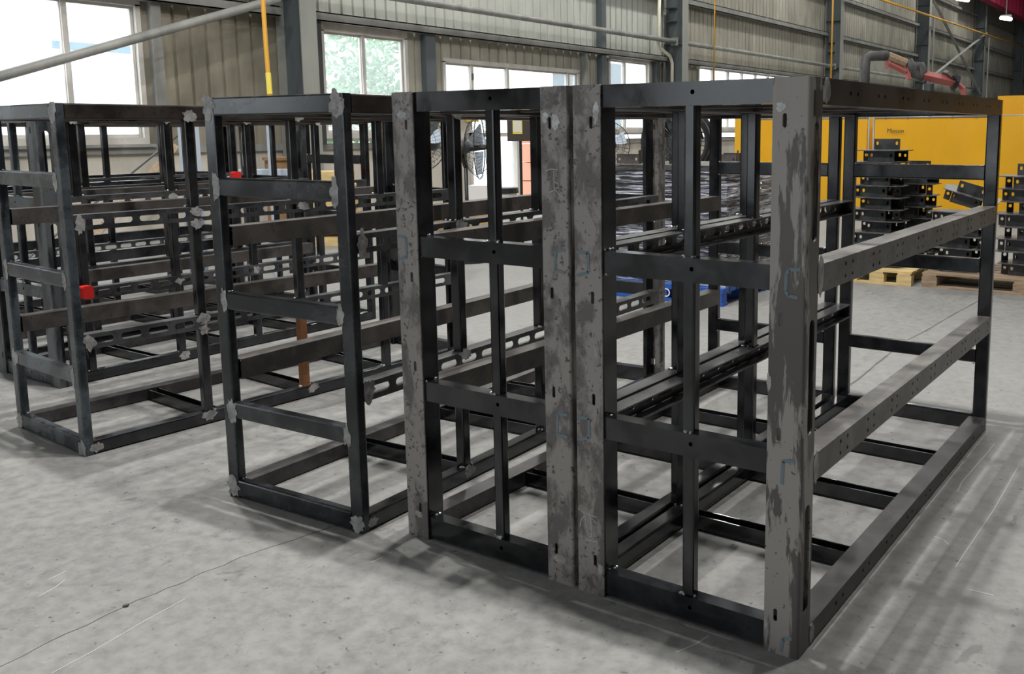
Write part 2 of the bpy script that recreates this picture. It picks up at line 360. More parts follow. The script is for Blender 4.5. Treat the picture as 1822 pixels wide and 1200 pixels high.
for i, y in enumerate(COLS):
    c = empty('steel_column', ['blue-grey steel column left of the big bright window', 'blue-grey steel column beside the yellow hanging hose', 'blue-grey steel column carrying the bent white pipe', 'blue-grey steel column behind the nearest rack post top', 'dark steel column left of the crossed braces', 'dark steel column right of the crossed braces', 'farthest dark steel column near the red crane beam'][i], 'column', (XW+.35, y, 0), group='wall columns')
    ob('flange', MB().bb(.28, .3, -.15, .15, 0, ZR), 'colflange', c); ob('flange', MB().bb(-.3, -.28, -.15, .15, 0, ZR), 'colflange', c)
    ob('web', MB().bb(-.28, .28, -.01, .01, 0, ZR), 'column', c)
    for z in (3.72, 5.4, 7.2): ob('stiffener', MB().bb(-.28, .28, -.14, .14, z, z+.012), 'column', c)
    if i in (2, 3, 4):
        for z in (4.28, 4.62): ob('bracket_tab', MB().bb(-.2, .05, -.2, -.01, z, z+.03), 'dkgrey', c)
for i, (a, b) in enumerate(zip([Y0]+COLS, COLS+[Y1])):
    a += .16; b -= .16
    for z, h in ((3.27, .15), (4.85, .16), (6.25, .16), (7.8, .16)):
        ob('girt', MB().bb(XW, XW+.2, a, b, z, z+.02).bb(XW+.18, XW+.2, a, b, z, z+h).bb(XW, XW+.2, a, b, z+h-.02, z+h), 'girt', wl)
    if 0 < i < 6:
        s = empty('strut_pipe', ['', 'long grey round strut above the tall glazed doorway', 'grey round strut above the long strip window', 'grey strut behind the fume extraction boom', 'grey strut passing below the crossed braces', 'grey strut in the farthest lit bay'][i], 'pipe', (XW+.42, (a+b)/2, 3.78))
        ob('tube', MB().tube([(0, a-(a+b)/2+.01, 0), (0, b-(a+b)/2-.01, 0)], .062, 12), 'girt', s, smooth=True)
        for e in (-1, 1): ob('end_plate', MB().box((0, e*((b-a)/2-.012), 0), (.2, .02, .2)), 'girt', s)
def pt(u, v, D): return CAM + D*(Fv + R2*(u-PPX)/FPX - U2*(v-PPY)/FPX)
def onx(u, v, x):
    r = Fv + R2*(u-PPX)/FPX - U2*(v-PPY)/FPX; return CAM + r*((x-CAM.x)/r.x)
ob('window_mullion_post', MB().bb(XW, XW+.16, 16.02, 16.2, 1.28, ZR), 'column', wl); ob('window_mullion_post', MB().bb(XW, XW+.16, 15.35, 15.43, 1.28, 3.27), 'girt', wl)
ob('window_mullion_post', MB().bb(XW, XW+.14, 10.3, 10.55, 1.28, 3.27), 'column', wl); ob('window_mullion_post', MB().bb(XW, XW+.14, 7.75, 7.95, 1.28, 3.27), 'dkgrey', wl)
ob('window_mullion_post', MB().bb(XW, XW+.12, 5.1, 5.24, 1.28, 3.27), 'girt', wl); ob('window_mullion_post', MB().bb(XW, XW+.14, 18.55, 18.72, 1.28, 3.27), 'column', wl)
# slanted brace tube in front of the first window
a, b = onx(-90, 161, XW+.55), onx(495, -2, XW+.5)
a = b+(a-b)*((b.y+4.1)/(b.y-a.y)) if b.z+(a.z-b.z)*((b.y+4.1)/(b.y-a.y)) > .1 else b+(a-b)*((b.z-.07)/(b.z-a.z))
ob('slanted_brace_tube', MB().tube([a, b], .062, 12), 'girt', smooth=True, label='slanted grey round brace crossing in front of the big window', cat='brace')
for (z0, z1), lb in (((7.7, 3.5), 'crossed roof-high flat brace falling towards the far column'), ((3.9, 6.9), 'crossed flat brace rising towards the far column')):
    ob('cross_brace', MB().tube([(XW+.72 if z0 < 5 else XW+.56, 42.4 if z0 < 5 else 42.5, z0), (XW+.72 if z0 < 5 else XW+.56, 53.8 if z0 < 5 else 53.7, z1)], .075, 4), 'girt', label=lb, cat='brace')
# gas pipes
gp = empty('gas_pipe', 'long thin yellow gas pipe running high along the wall', 'pipe', (XW+.9, 34, 6.52))
ob('run', MB().tube([(0, -4, -.05), (0, 34, .38)], .045, 8), 'hose_y', gp, smooth=True)
for y, z in ((8, 4.2), (19.6, 4.6)): ob('drop', MB().tube([(0, y, .1), (0, y, -.3), (0, y, -z)], .04, 6), 'poletube', gp)
for u0, v0, u1, v1, x, lb in ((1273, -5, 1270, 190, XW+.75, 'thin yellow vertical line hanging before the strip window'), (1484, -5, 1477, 190, XW+.8, 'thin yellow vertical pipe in front of the column behind the nearest rack')):
    q = onx(u1, v1, x); ob('drop_pipe', MB().tube([(q.x, q.y, 7.6), (q.x, q.y, q.z)], .02 if u0 < 1300 else .032, 6), 'hose_y', label=lb, cat='pipe', smooth=True)
q = onx(1192, 60, XW+.58)
ob('bent_white_pipe', MB().tube([onx(1174, -30, XW+.3), onx(1171, 78, XW+.3), onx(1175, 86, XW+.3), onx(1192, 100, XW+.3), onx(1196, 112, XW+.3), onx(1196, 215, XW+.3)], .045, 8), 'paper', label='bent cream downpipe running down the steel column', cat='pipe', smooth=True)
hy = [pt(u, v, 9) for u, v in ((462, -160), (466, -50), (469, 20), (473, 80), (477, 130), (480, 168), (482, 215))]
h = empty('hanging_hose', 'yellow air hose hanging straight down beside the steel column', 'hose', hy[-1])
ob('hose', MB().tube([p-hy[-1] for p in hy], .022, 8), 'hose_y', h, smooth=True); ob('tape_band', MB().tube([hy[4]-hy[-1], hy[5]-hy[-1]], .026, 8), 'sign_y', h)
cb = empty('crane_beam', 'crimson crane runway beam with ribs under the roof', 'crane', (-9.9, 52, 8.43))
ob('web', MB().bb(-.02, .02, -2, 29, 0, 1.1), 'crane', cb)
ob('lower_flange', MB().bb(-.25, .25, -2, 29, -.04, 0), 'crane', cb); ob('upper_flange', MB().bb(-.25, .25, -2, 29, 1.1, 1.14), 'crane', cb)
for k in range(20): ob('rib', MB().bb(.02, .22, -1.5+k*1.1, -1.44+k*1.1, 0, 1.1), 'crane', cb)
for u, v, D, lb in ((1790, 33, 45, 'lit white tube lamp under the crimson crane beam'), (1713, -1, 42, 'lit white tube lamp at the top edge left of the crane beam')):
    p = pt(u, v, D); f = empty('tube_lamp', lb, 'lamp', p)
    ob('tube', MB().tube([(-.15, -.4, 0), (.15, .4, 0)], .09, 8), 'led', f); ob('housing', MB().bb(-.25, .25, -.1, .1, .1, .17), 'girt', f); ob('hanger', MB().bb(-.02, .02, -.02, .02, .17, ZR-p.z), 'girt', f)

# ------------------------------------------------------------------ outside
bo = empty('white_building', 'overexposed white building seen through the big left window', 'building', (-20, 12, 0))
ob('wall', MB().bb(-1, 0, -22, 6, -.05, 9), 'outwall', bo); p = onx(92, 72, -19.99); q = onx(300, 100, -19.99)
ob('blue_band', MB().bb(0, .05, p.y-12, q.y-12, q.z, p.z), 'outblue', bo)
b2 = empty('slate_building', 'pale slate building across the yard beyond the doorway windows', 'building', (-24, 30, 0))
ob('wall', MB().bb(-1, 0, -9, 45, -.05, 7), 'outwall', b2)
for u0, v0, u1, v1 in ((984, 122, 1030, 200), (1080, 112, 1112, 240)):
    p = onx(u0, v0, -23.98); q = onx(u1, v1, -23.98); ob('slate_panel', MB().bb(0, .06, p.y-30, q.y-30, max(q.z, 0), p.z), 'outgrey', b2)
tr = empty('leafy_tree', 'pale green leafy tree outside the hazy window', 'tree', (-13.4, 11.1, -.05))
ob('trunk', MB().tube([(0, 0, 0), (.05, .1, 1.4), (0, .2, 2.8)], [.1, .08, .04], 8), 'bark', tr)
mb = MB()
for i in range(2600):
    d_ = Vector((rnd.gauss(0, 1), rnd.gauss(0, 1), rnd.gauss(0, 1))).normalized()*(rnd.random()**.4)
    c_ = Vector((d_.x*.9, d_.y*1.7, 2.4+d_.z*2.0)); L_ = rnd.uniform(.14, .26); q = Vector((rnd.uniform(-1, 1), rnd.uniform(-1, 1), rnd.uniform(-.9, .1))).normalized()
    s_ = q.cross(Vector((rnd.uniform(-1, 1), rnd.uniform(-1, 1), rnd.uniform(-1, 1)))).normalized()*L_*.2
    mb.add([c_, c_+q*L_*.5+s_, c_+q*L_, c_+q*L_*.5-s_], [(0, 1, 2, 3)])
ob('foliage', mb, 'leaf', tr, kind='stuff')

# ------------------------------------------------------------------ the racks
W, L, H = .7554, 2.3925, 1.6
QY = (.65, 1.22, 1.79)
def plate_post(sx, sy):
    """post with outer face at x=0 (sx=1: plate runs to +x), front face y=0 (sy=1: depth to +y)"""
    def mk():
        mb = MB(); hz = (.115, .642, .962, 1.489)
        front = plate2d(rrect(.009, .104, 0, H, .002, 1), [rrect(.064, .076, z-.019, z+.019) for z in hz], .005)
        mb.add(*mapped(front, lambda u, v_, e: (sx*u, sy*e, v_)))
        wins = [rrect(.03, .066, a, b) for a, b in ((.121, .438), (.639, .96), (1.17, 1.485))]
        fl_ = plate2d(rrect(.009, .084, 0, H, .002, 1), wins, .005)
        mb.add(*mapped(fl_, lambda u, v_, e: (sx*e, sy*u, v_)))
        arc = [(.009-r*math.cos(t), .009-r*math.sin(t)) for r, ts in ((.009, (0, .4, .8, 1.2, math.pi/2)), (.004, (math.pi/2, .8, 0))) for t in ts]; K = len(arc)
        mb.add([(sx*a, sy*b, z) for z in (0, H) for a, b in arc], [(i, (i+1) % K, K+(i+1) % K, K+i) for i in range(K)]+[tuple(range(K)), tuple(range(K, 2*K))])
        mb.bb(min(sx*.005, sx*.025), max(sx*.005, sx*.025), min(sy*.079, sy*.084), max(sy*.079, sy*.084), 0, H)
        return mb.build('plate_post')
    return cached(('pp', sx, sy), mk)
def holed_rail(axis, Ln, wd, h, holes, side):
    """hollow tube on axis, centred; face on `side` (+1/-1) has round holes at (s, z)"""
    def mk():
        t = .004; pl = plate2d(rrect(-Ln/2, Ln/2, -h/2, h/2, .003, 2), [circ(a, b, r) for a, b, r in holes], t); mb = MB()
        fn = (lambda u, v_, e: (side*(wd/2-e), u, v_)) if axis == 'y' else (lambda u, v_, e: (u, side*(wd/2-e), v_))
        mb.add(*mapped(pl, fn))
        i0, i1 = (-wd/2, wd/2-t) if side > 0 else (-wd/2+t, wd/2)
        for z in (-h/2, h/2-t):
            if axis == 'y': mb.bb(i0, i1, -Ln/2, Ln/2, z, z+t)
            else: mb.bb(-Ln/2, Ln/2, i0, i1, z, z+t)
        e = -side*wd/2
        if axis == 'y': mb.bb(min(e, e+side*t), max(e, e+side*t), -Ln/2, Ln/2, -h/2+t, h/2-t)
        else: mb.bb(-Ln/2, Ln/2, min(e, e+side*t), max(e, e+side*t), -h/2+t, h/2-t)
        return mb.build('rail')
    return cached(('hr', axis, round(Ln, 4), wd, h, tuple(holes), side), mk)
def slotted_rail(side):
    """C channel along y, web with long slots on the outer side"""
    def mk():
        Ln = L-.084-.04; h = .07; sl = []; y = -Ln/2+.03
        while y+.1 < Ln/2: sl.append(rrect(y, y+.097, -.015, .016)); y += .128
        mb = MB(); web = plate2d(rrect(-Ln/2, Ln/2, -h/2, h/2, .003, 2), sl, .005)
        mb.add(*mapped(web, lambda u, v_, e: (side*(.03-e), u, v_)))
        for z in (-h/2, h/2-.005): mb.bb(min(side*.025, -side*.03), max(side*.025, -side*.03), -Ln/2, Ln/2, z, z+.005)
        return mb.build('slotted_rail')
    return cached(('sr', side), mk)
def channel(Ln):
    def mk(): return MB().bb(-Ln/2, Ln/2, -.028, .028, -.025, -.02).bb(-Ln/2, Ln/2, -.028, -.022, -.02, .025).bb(-Ln/2, Ln/2, .022, .028, -.02, .025).build('crossbar')
    return cached(('ch', round(Ln, 4)), mk)
beadm = []
for k in range(4):
    bm = bmesh.new(); bmesh.ops.create_icosphere(bm, subdivisions=1, radius=1)
    for v_ in bm.verts: v_.co *= rnd.uniform(.7, 1.2)
    beadm.append(([v_.co[:] for v_ in bm.verts], [tuple(x.index for x in f.verts) for f in bm.faces])); bm.free()

def make_rack(label, x, y, th, slot='L', flip=False, cv=.395, front='rail', side='rail_brown', post='plate', rpost='rail', qy=QY, seed=1):
    k = random.Random(seed)
    root = empty('steel_rack_frame', label, 'rack', (x, y, 0), th, 'welded steel rack frames')
    fy = (lambda a: L-a) if flip else (lambda a: a)
    sy = -1 if flip else 1
    def put(n, me, mt, c): return ob(n, me, mt, root, c)
    sl, pl_ = (0, 1) if slot == 'L' else (1, 0)             # which side is slotted / plain
    so, po = (-1, 1) if slot == 'L' else (1, -1)            # outward signs
    X = lambda s, a: a if s == 0 else W-a                   # distance a from the outer face of side s
    PP = [put('plate_post', plate_post(1, sy), post, (0, fy(0), 0)), put('plate_post', plate_post(-1, sy), 'plate_streak' if seed == 1 else post, (W, fy(0), 0))]
    for s in (0, 1): put('shaded_inner_side', bar('z', H-.004, .026, .077, .004), 'rail', (X(s, .091), fy(.0445), H/2))  # post's inner side as a bar; shade is put into its dark colour
    CP = []
    for s in (0, 1): CP += [None]; CP[s] = put('corner_post', bar('z', H, .062, .04), rpost, (X(s, .031), fy(L-.02), H/2))
    fl_ = W-.208
    for z, h in ((1.566, .066), (1.071, .07), (.555, .07), (.047, .072)):
        put('end_rail', holed_rail('x', fl_, .05, h, [(cv+.012-W/2, .004, .007)], -sy), front, (W/2, fy(.034), z))
    for z0, z1 in ((.083, .52), (.59, 1.036), (1.106, 1.533)):
        put('centre_upright', bar('z', z1-z0, .038, .038), front, (cv, fy(.034), (z0+z1)/2))
    for z, h in ((1.565, .07), (1.26, .07), (.813, .07), (.368, .066), (.04, .07)):
        put('end_rail', bar('x', W-.124, .04, h), rpost, (W/2, fy(L-.02), z))
    ln = L-.084-.04; yc = .084+ln/2
    hs = []
    for q in range(9):
        yy = -ln/2+.25*q+.245
        for e in (-.03, .03):
            if abs(yy+e) < ln/2-.02: hs.append(yy+e)
    s0 = -1 if flip else 1
    two = tuple((s0*a, b, .0065) for a in hs for b in (.018, -.018)); one = tuple((s0*a, 0, .0065) for a in hs)
    for z, h, hh in ((1.565, .07, one), (1.064, .078, two), (.53, .08, two), (.035, .06, one)):
        put('side_rail', holed_rail('y', ln, .075, h, hh, po), side if .1 < z < 1.5 else ('rail_umber' if z > 1 else 'rail_purple'), (X(pl_, .0375), fy(yc), z))
    for z, h in ((1.565, .07), (.035, .06)): put('side_rail', bar('y', ln, .06, h), 'rail_umber' if z > 1 else 'rail', (X(sl, .03), fy(yc), z))
    for z in (1.072, .528): put('slotted_rail', slotted_rail(so), 'rail_slot', (X(sl, .03), fy(yc), z))
    for q, yy in enumerate(qy):
        for z0, z1 in ((.065, .493), (.563, 1.037), (1.107, 1.53)):
            put('side_upright', bar('z', z1-z0, .045, .045), 'rust' if (seed == 4 and q == (1 if flip else 1) and z0 < .1) else 'rail', (X(sl, .027), fy(yy), (z0+z1)/2))
    for yy in (.62, 1.173, 1.743):
        put('crossbar', channel(W-.135), 'rail', (X(sl, .06+(W-.135)/2), fy(yy), .035)); put('crossbar', bar('x', W-.14, .05, .045), 'rail_umber', (X(sl, .0625+(W-.14)/2), fy(yy), 1.562))
    # weld beads at the joints
    mb = MB()
    for s in (0, 1):
        for z in (1.106, 1.036, .59, .52, .083):
            for e in range(3): mb.add(*beadm[e], Matrix.Translation((X(s, .108+k.uniform(0, .008)), fy(.012+k.uniform(0, .05)), z+k.uniform(-.003, .006))) @ Matrix.Scale(k.uniform(.003, .007), 4))
        for z in (1.295, 1.225, .848, .778, .4, .335, .077):
            for e in range(2): mb.add(*beadm[e], Matrix.Translation((X(s, .066), fy(L-.01-k.uniform(0, .04)), z)) @ Matrix.Scale(k.uniform(.003, .006), 4))
    for z in (1.106, .59, .083):
        for e in range(4): mb.add(*beadm[e], Matrix.Translation((cv+k.uniform(-.024, .024), fy(.012+k.uniform(0, .01)), z+.003)) @ Matrix.Scale(k.uniform(.004, .008), 4))
    for yy in qy:
        for z in (.065, .563, 1.107):
            for e in range(4): mb.add(*beadm[e], Matrix.Translation((X(sl, .03+k.uniform(-.03, .03)), fy(yy+k.choice((-.028, .028))), z+.003)) @ Matrix.Scale(k.uniform(.004, .008), 4))
    tagit(put('weld_beads', mb, 'weld', (0, 0, 0)), kind='stuff')
    POSTS[root.name] = CP if flip else PP
    return root
POSTS = {}
R = {}
R['D'] = make_rack('nearest rack frame at right, plate posts in front, drilled rails on its open right side', 0, 0, 0, 'L', False, .395, 'rail', 'rail_grey', seed=1)
R['C'] = make_rack('rack frame pressed against the left of the nearest one, plate posts towards the camera', -.7715, .0003, .00245, 'R', False, .43, 'rail', 'rail_brown', post='plate', qy=(.165, .73, 1.31, 1.89), seed=2)
R['B'] = make_rack('rack frame with silver ground corners, second from the left in the front row', -1.6571, -.1339, .0507, 'R', True, .395, 'rail', 'rail_brown', rpost='rail_half_daylit', seed=3)
R['A'] = make_rack('leftmost rack frame of the front row, daylit bluish end rails cut by the left picture edge', -3.3756, -.1679, -.062, 'R', True, .395, 'rail', 'rail_brown', rpost='rail_daylit', seed=4)
R['E'] = make_rack('rack frame standing behind the leftmost front frame, grey plate post near it', -4.68, .3, 0, 'R', False, .395, 'rail_daylit', 'rail_brown', post='plate_dark', qy=(.2, .77, 1.34, 1.91), seed=5)
R['G'] = make_rack('dark rack frame beyond the one behind the leftmost front frame', -5.62, .42, 0, 'R', True, .395, 'rail', 'rail', post='plate_dark', seed=6)
R['I'] = make_rack('farthest dark rack frame in the second row, nearest the window wall', -6.87, .66, .01, 'R', True, .395, 'rail', 'rail', post='plate_dark', seed=7)
# marks on faces.  fronts: plane y=0 facing -y
def on_front(u, v_, e): return (u, -.0006-e, v_)
def mark(rack, name, shape, c, mt, fn):
    po = R[rack] if fn is not on_front else POSTS[R[rack].name][0 if c[0] < W/2 else 1]
    ob(name, MB().add(*mapped(plate2d([(a+c[0], b+c[1]) for a, b in shape], [], .0008), fn)), mt, po, (0, 0, 0) if po is R[rack] else -po.location)
def lines(rack, name, polys, wd, mt, fn=on_front):
    mb = MB()
    for p in polys: strip(mb, p, wd, fn)
    po = POSTS[R[rack].name][0 if polys[0][0][0] < W/2 else 1]; ob(name, mb, mt, po, -po.location)
for rk, polys in (('D', [[(.739, 1.101), (.706, 1.098), (.699, 1.085), (.698, 1.04), (.706, 1.028), (.733, 1.025)]]), ('D', [[(.735, .574), (.7, .568), (.698, .502)]]),
                  ('D', [[(.737, .06), (.71, .052), (.704, .011)]]), ('D', [[(.012, 1.1), (.054, 1.099), (.056, 1.039), (.015, 1.027)]]), ('D', [[(.009, .577), (.052, .579), (.051, .515), (.012, .505)]]),
                  ('C', [[(.739, 1.102), (.705, 1.098), (.699, 1.08), (.698, 1.037), (.737, 1.03)]]), ('C', [[(.74, .576), (.7, .573), (.697, .506), (.739, .502)]]), ('C', [[(.012, 1.104), (.048, 1.102), (.05, 1.031), (.01, 1.022)]])):
    lines(rk, 'paint_bracket_mark', polys, .010, 'chalk')
lines('D', 'chalk_character', [[(.006, .276), (.03, .266), (.08, .262)], [(.05, .274), (.057, .24), (.058, .196), (.052, .19)], [(.012, .216), (.02, .245), (.034, .258)], [(.033, .255), (.039, .217)], [(.058, .254), (.082, .24)], [(.034, .178), (.079, .18)]], .0022, 'scratch')
lines('C', 'chalk_character', [[(.669, 1.344), (.69, 1.35), (.715, 1.348)], [(.7, 1.345), (.701, 1.288)], [(.703, 1.31), (.716, 1.306), (.718, 1.294), (.703, 1.29)], [(.679, 1.277), (.705, 1.286), (.735, 1.262)]], .0022, 'scratch')
for i, (rk, c, r, mt) in enumerate((('D', (.676, 1.522), (.017, .016), 'primer'), ('D', (.088, 1.52), (.013, .04), 'primer'), ('C', (.672, 1.508), (.013, .02), 'primer'), ('C', (.71, 1.495), (.018, .03), 'primer'), ('C', (.05, 1.523), (.03, .016), 'primer'),
                                    ('D', (.658, .085), (.006, .02), 'ground'), ('D', (.655, .785), (.009, .028), 'ground'), ('D', (.09, .09), (.01, .03), 'ground'), ('C', (.7, .085), (.03, .018), 'ground'), ('C', (.06, .09), (.025, .016), 'ground'), ('D', (.085, .79), (.012, .05), 'ground'))):
    mark(rk, 'primer_patch' if mt == 'primer' else 'ground_weld_mark', blob(i+50, r, 13, .5), c, mt, on_front)
def on_side(u, v_, e): return (W+.0006+e, u, v_)
for rk, sd in (('B', 100), ('A', 200)):
    for i, (cx, cz, rx, rz) in enumerate(((.03, 1.565, .035, .05), (W-.03, 1.565, .035, .05), (.045, 1.26, .022, .06), (W-.06, 1.26, .022, .05), (.05, .813, .02, .05), (W-.06, .813, .02, .045), (.05, .368, .032, .05), (W-.06, .368, .018, .045), (.03, .04, .035, .045), (W-.03, .035, .035, .04))):
        mark(rk, 'ground_weld_mark', blob(sd+i, (rx*1.2, rz*1.15), 12, .55), (cx, cz), 'ground', on_front)
    for i, (cy, cz, ry, rz) in enumerate(((.06, 1.07, .03, .06), (.06, .53, .035, .05), (.05, .03, .03, .028), (L-1.79, 1.55, .045, .035), (L-1.79, 1.09, .04, .03), (L-1.79, 1.02, .04, .03), (L-1.79, .55, .045, .03), (L-1.79, .49, .035, .03), (L-1.79, .045, .045, .03), (1.21, .045, .04, .03), (1.21, 1.55, .04, .03), (1.21, 1.07, .04, .03))):
        mark(rk, 'ground_weld_mark', blob(sd+30+i, (ry, rz), 12, .55), (cy, cz), 'ground', on_side)
for i, (cy, cz) in enumerate(((.2, 1.55), (.77, 1.55), (.77, 1.07), (.77, .53), (.77, .04), (1.34, 1.55), (1.34, 1.07), (1.34, .53), (1.91, 1.55))):
    mark('E', 'ground_weld_mark', blob(400+i, (.04, .03), 12, .55), (cy, cz), 'ground', on_side)
# light bracket and corner details on the near right post
ob('lug_plate', MB().bb(W-.001, W+.004, .025, .075, 1.5, 1.565), 'rail_brown', R['D'])
mark('D', 'ground_weld_mark', blob(300, (.02, .06), 12, .3), (.1, 1.07), 'ground', on_side)
mark('D', 'ground_weld_mark', blob(301, (.018, .05), 12, .3), (.1, .53), 'ground', on_side)
mark('D', 'ground_weld_mark', blob(302, (.03, .035), 12, .3), (.11, 1.565), 'ground', on_side)
mark('D', 'ground_weld_mark', blob(303, (.02, .03), 12, .3), (.1, .035), 'ground', on_side)
# red stops clipped on the slotted rails
for rk, yy, z, lb in (('A', None, None, 'red plastic block clipped on the lower slotted rail of the rear frame'), ('E', None, None, 'small red plastic block on a rail seen through the upper opening of the second frame')):
    p = Vector((-3.896, .478, .547)) if rk == 'A' else Vector((-4.642, 2.01, 1.1415))
    ob('red_block', bar('x', .055, .06, .075, .01), 'red', None, p, label=lb, cat='block')

# ------------------------------------------------------------------ wrapped steel bundle on blue pallet
bp = empty('blue_pallet', 'blue plastic pallet with a white letter under the wrapped steel pile', 'pallet', (-2.42, 5.05, 0), .03)
for y in (-.45, 0, .45): ob('runner', MB().bb(-.6, .6, y-.05, y+.05, 0, .03), 'blue', bp)
for y in (-.45, 0, .45):
    for x in (-.53, 0, .53): ob('block', bar('z', .08, .13, .1, .012), 'blue', bp, (x, y, .07))
for q in range(7): ob('deck_board', MB().bb(-.6, .6, -.5+q*.145, -.38+q*.145, .11, .15), 'blue', bp)
fc = bpy.data.curves.new('letter', 'FONT'); fc.body = 'D'; fc.size = .11; fc.extrude = .001
fo = bpy.data.objects.new('t', fc); me = bpy.data.meshes.new_from_object(fo); bpy.data.objects.remove(fo)
ob('printed_letter', me, 'white', bp, (.02, -.503, .04), (math.pi/2, 0, 0))
pile = empty('wrapped_steel_pile', 'tall pile of black steel rails wrapped in shiny black film', 'steel pile', (-2.42, 5.1, .15), .03)
bm = bmesh.new(); bmesh.ops.create_cube(bm, size=1); bmesh.ops.subdivide_edges(bm, edges=bm.edges, cuts=22, use_grid_fill=True)
for v_ in bm.verts:
    c_ = v_.co.copy(); v_.co = Vector((c_.x*1.2, c_.y*.98, (c_.z+.5)*.98))
    n_ = noise.noise(Vector((c_.x*3, c_.y*3, c_.z*26)))*.018+noise.noise(Vector((c_.x*5, c_.y*5, c_.z*9+5)))*.016
    v_.co.x += n_*(1 if c_.x > 0 else -1); v_.co.y += n_*(1 if c_.y > 0 else -1)
fm = bpy.data.meshes.new('film'); bm.to_mesh(fm); bm.free()
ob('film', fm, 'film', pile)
for q in range(4): ob('top_sheet', MB().bb(-.58+.03*q, .6-.02*q, -.5, .46+.02*q, .985+q*.012, .993+q*.012), 'bracket_edge', pile)
for i, (x, y, r) in enumerate(((-.44, -.36, .1), (.05, -.3, -.2), (.44, -.2, .3), (.3, .3, .1))):
    b_ = empty('angle_bracket', ['brown angle bracket lying at the left end of the wrapped pile top', 'dark angle bracket lying on the middle of the wrapped pile', 'brown angle bracket at the right front of the wrapped pile top', 'dark angle bracket at the back of the wrapped pile top'][i], 'bracket', (-2.42+x, 5.1+y, 1.181), r)
    ob('upright_plate', MB().add(*mapped(plate2d(rrect(-.11, .11, 0, .085, .004, 1), [circ(-.085, .04, .013), circ(.085, .04, .013)], .006), lambda u, v_, e: (u, e, v_))), 'rail_brown' if i % 2 == 0 else 'bracket', b_)
    ob('foot_plate', MB().bb(-.11, .11, .006, .08, 0, .006), 'bracket', b_); ob('tab', MB().bb(.12, .126, -.02, .03, 0, .12), 'bracket', b_)

# ------------------------------------------------------------------ stacks of brackets on wooden pallets
def pallet(label, loc, rz, wd, dp, mt):
    p = empty('wooden_pallet', label, 'pallet', loc, rz)
    for y in (-dp/2+.05, 0, dp/2-.05):
        ob('bottom_board', MB().bb(-wd/2, wd/2, y-.05, y+.05, 0, .018), mt, p)
        for x in (-wd/2+.07, 0, wd/2-.07): ob('block', MB().bb(x-.07, x+.07, y-.05, y+.05, .018, .1), mt, p)
    for x in (-wd/2+.07, 0, wd/2-.07): ob('stringer_board', MB().bb(x-.06, x+.06, -dp/2, dp/2, .1, .118), mt, p)
    n = 6
    for q in range(n): ob('deck_board', MB().bb(-wd/2, wd/2, -dp/2+q*dp/n+.01, -dp/2+(q+1)*dp/n-.015, .118, .136), mt, p)
    return p
pallet('pale new wooden pallet under the tall bracket stack', (-1.1, 6.95, 0), .02, .66, 1.1, 'wood_pale')
pallet('weathered wooden pallet under the low bracket stacks at right', (.2, 6.95, 0), .0, 1.75, 1.0, 'wood_old')
hp = plate2d(rrect(-.13, .13, 0, .105, .004, 1), [rrect(-.11, -.085, .045, .08), rrect(.085, .11, .045, .08)], .007)
hn = plate2d(rrect(-.03, .03, 0, .105, .003, 1), [circ(0, .06, .016)], .007)
UP = MB().add(*mapped(hp, lambda u, v_, e: (u, e-.0035, v_))).build('upright_plate')
TAB = MB().add(*mapped(hn, lambda u, v_, e: (u, e-.0035, v_))).build('side_tab')
BASE = MB().add(*plate2d([(-.245, -.15), (.2, -.17), (.255, -.12), (.255, .12), (.18, .17), (-.2, .17), (-.255, .1)], [], .008)).build('base_plate')
CORE = bar('z', .105, .07, .06, .004)
ORD = ['topmost', 'second', 'third', 'fourth', 'fifth', 'sixth', 'seventh', 'eighth', 'ninth', 'tenth', 'eleventh', 'twelfth', 'thirteenth', 'fourteenth']
def stack(x, y, z0, n, pitch, where, group, kk, tilt_top=False):
    for i in range(n):
        t = n-1-i; z = z0+i*pitch
        b_ = empty('steel_bracket', f'{ORD[t]} steel bracket from the top of {where}' if t else f'topmost black steel bracket of {where}', 'bracket', (x+kk.uniform(-.025, .025), y+kk.uniform(-.02, .02), z), kk.uniform(-.12, .12)+(math.pi if i % 2 else 0), group)
        ob('base_plate', BASE, 'bracket_edge', b_, (0, 0, .105))
        ob('upright_plate', UP, 'bracket', b_, (-.03, -.11, 0)); ob('upright_plate', UP, 'bracket', b_, (-.03, .12, 0))
        ob('side_tab', TAB, 'bracket', b_, (.19, -.06, 0), (0, 0, .3)); ob('side_tab', TAB, 'bracket', b_, (-.2, -.06, 0), (0, 0, -.2)); ob('core', CORE, 'bracket', b_, (-.02, 0, .0525))
        if t == 0: ob('upright_plate', UP, 'bracket', b_, (0, -.1, .113))
        if tilt_top and t == 0: b_.rotation_euler = (.1, .28, .1); b_.location.z += .06; b_.location.x += .03
kk = random.Random(5)
stack(-1.17, 6.68, .138, 10, .114, 'the tall stack on the pale pallet', 'tall bracket stack', kk)
stack(-.98, 7.2, .138, 8, .114, 'the shorter stack behind the tall stack', 'second bracket stack', kk)
stack(-.4, 6.75, .138, 6, .114, 'the low stack inside the near frame end', 'low bracket stack', kk, True)
stack(.18, 6.78, .138, 8, .114, 'the stack beside the near frame far post', 'right bracket stack', kk)
stack(.76, 6.85, .138, 7, .114, 'the stack at the right picture edge', 'edge bracket stack', kk)

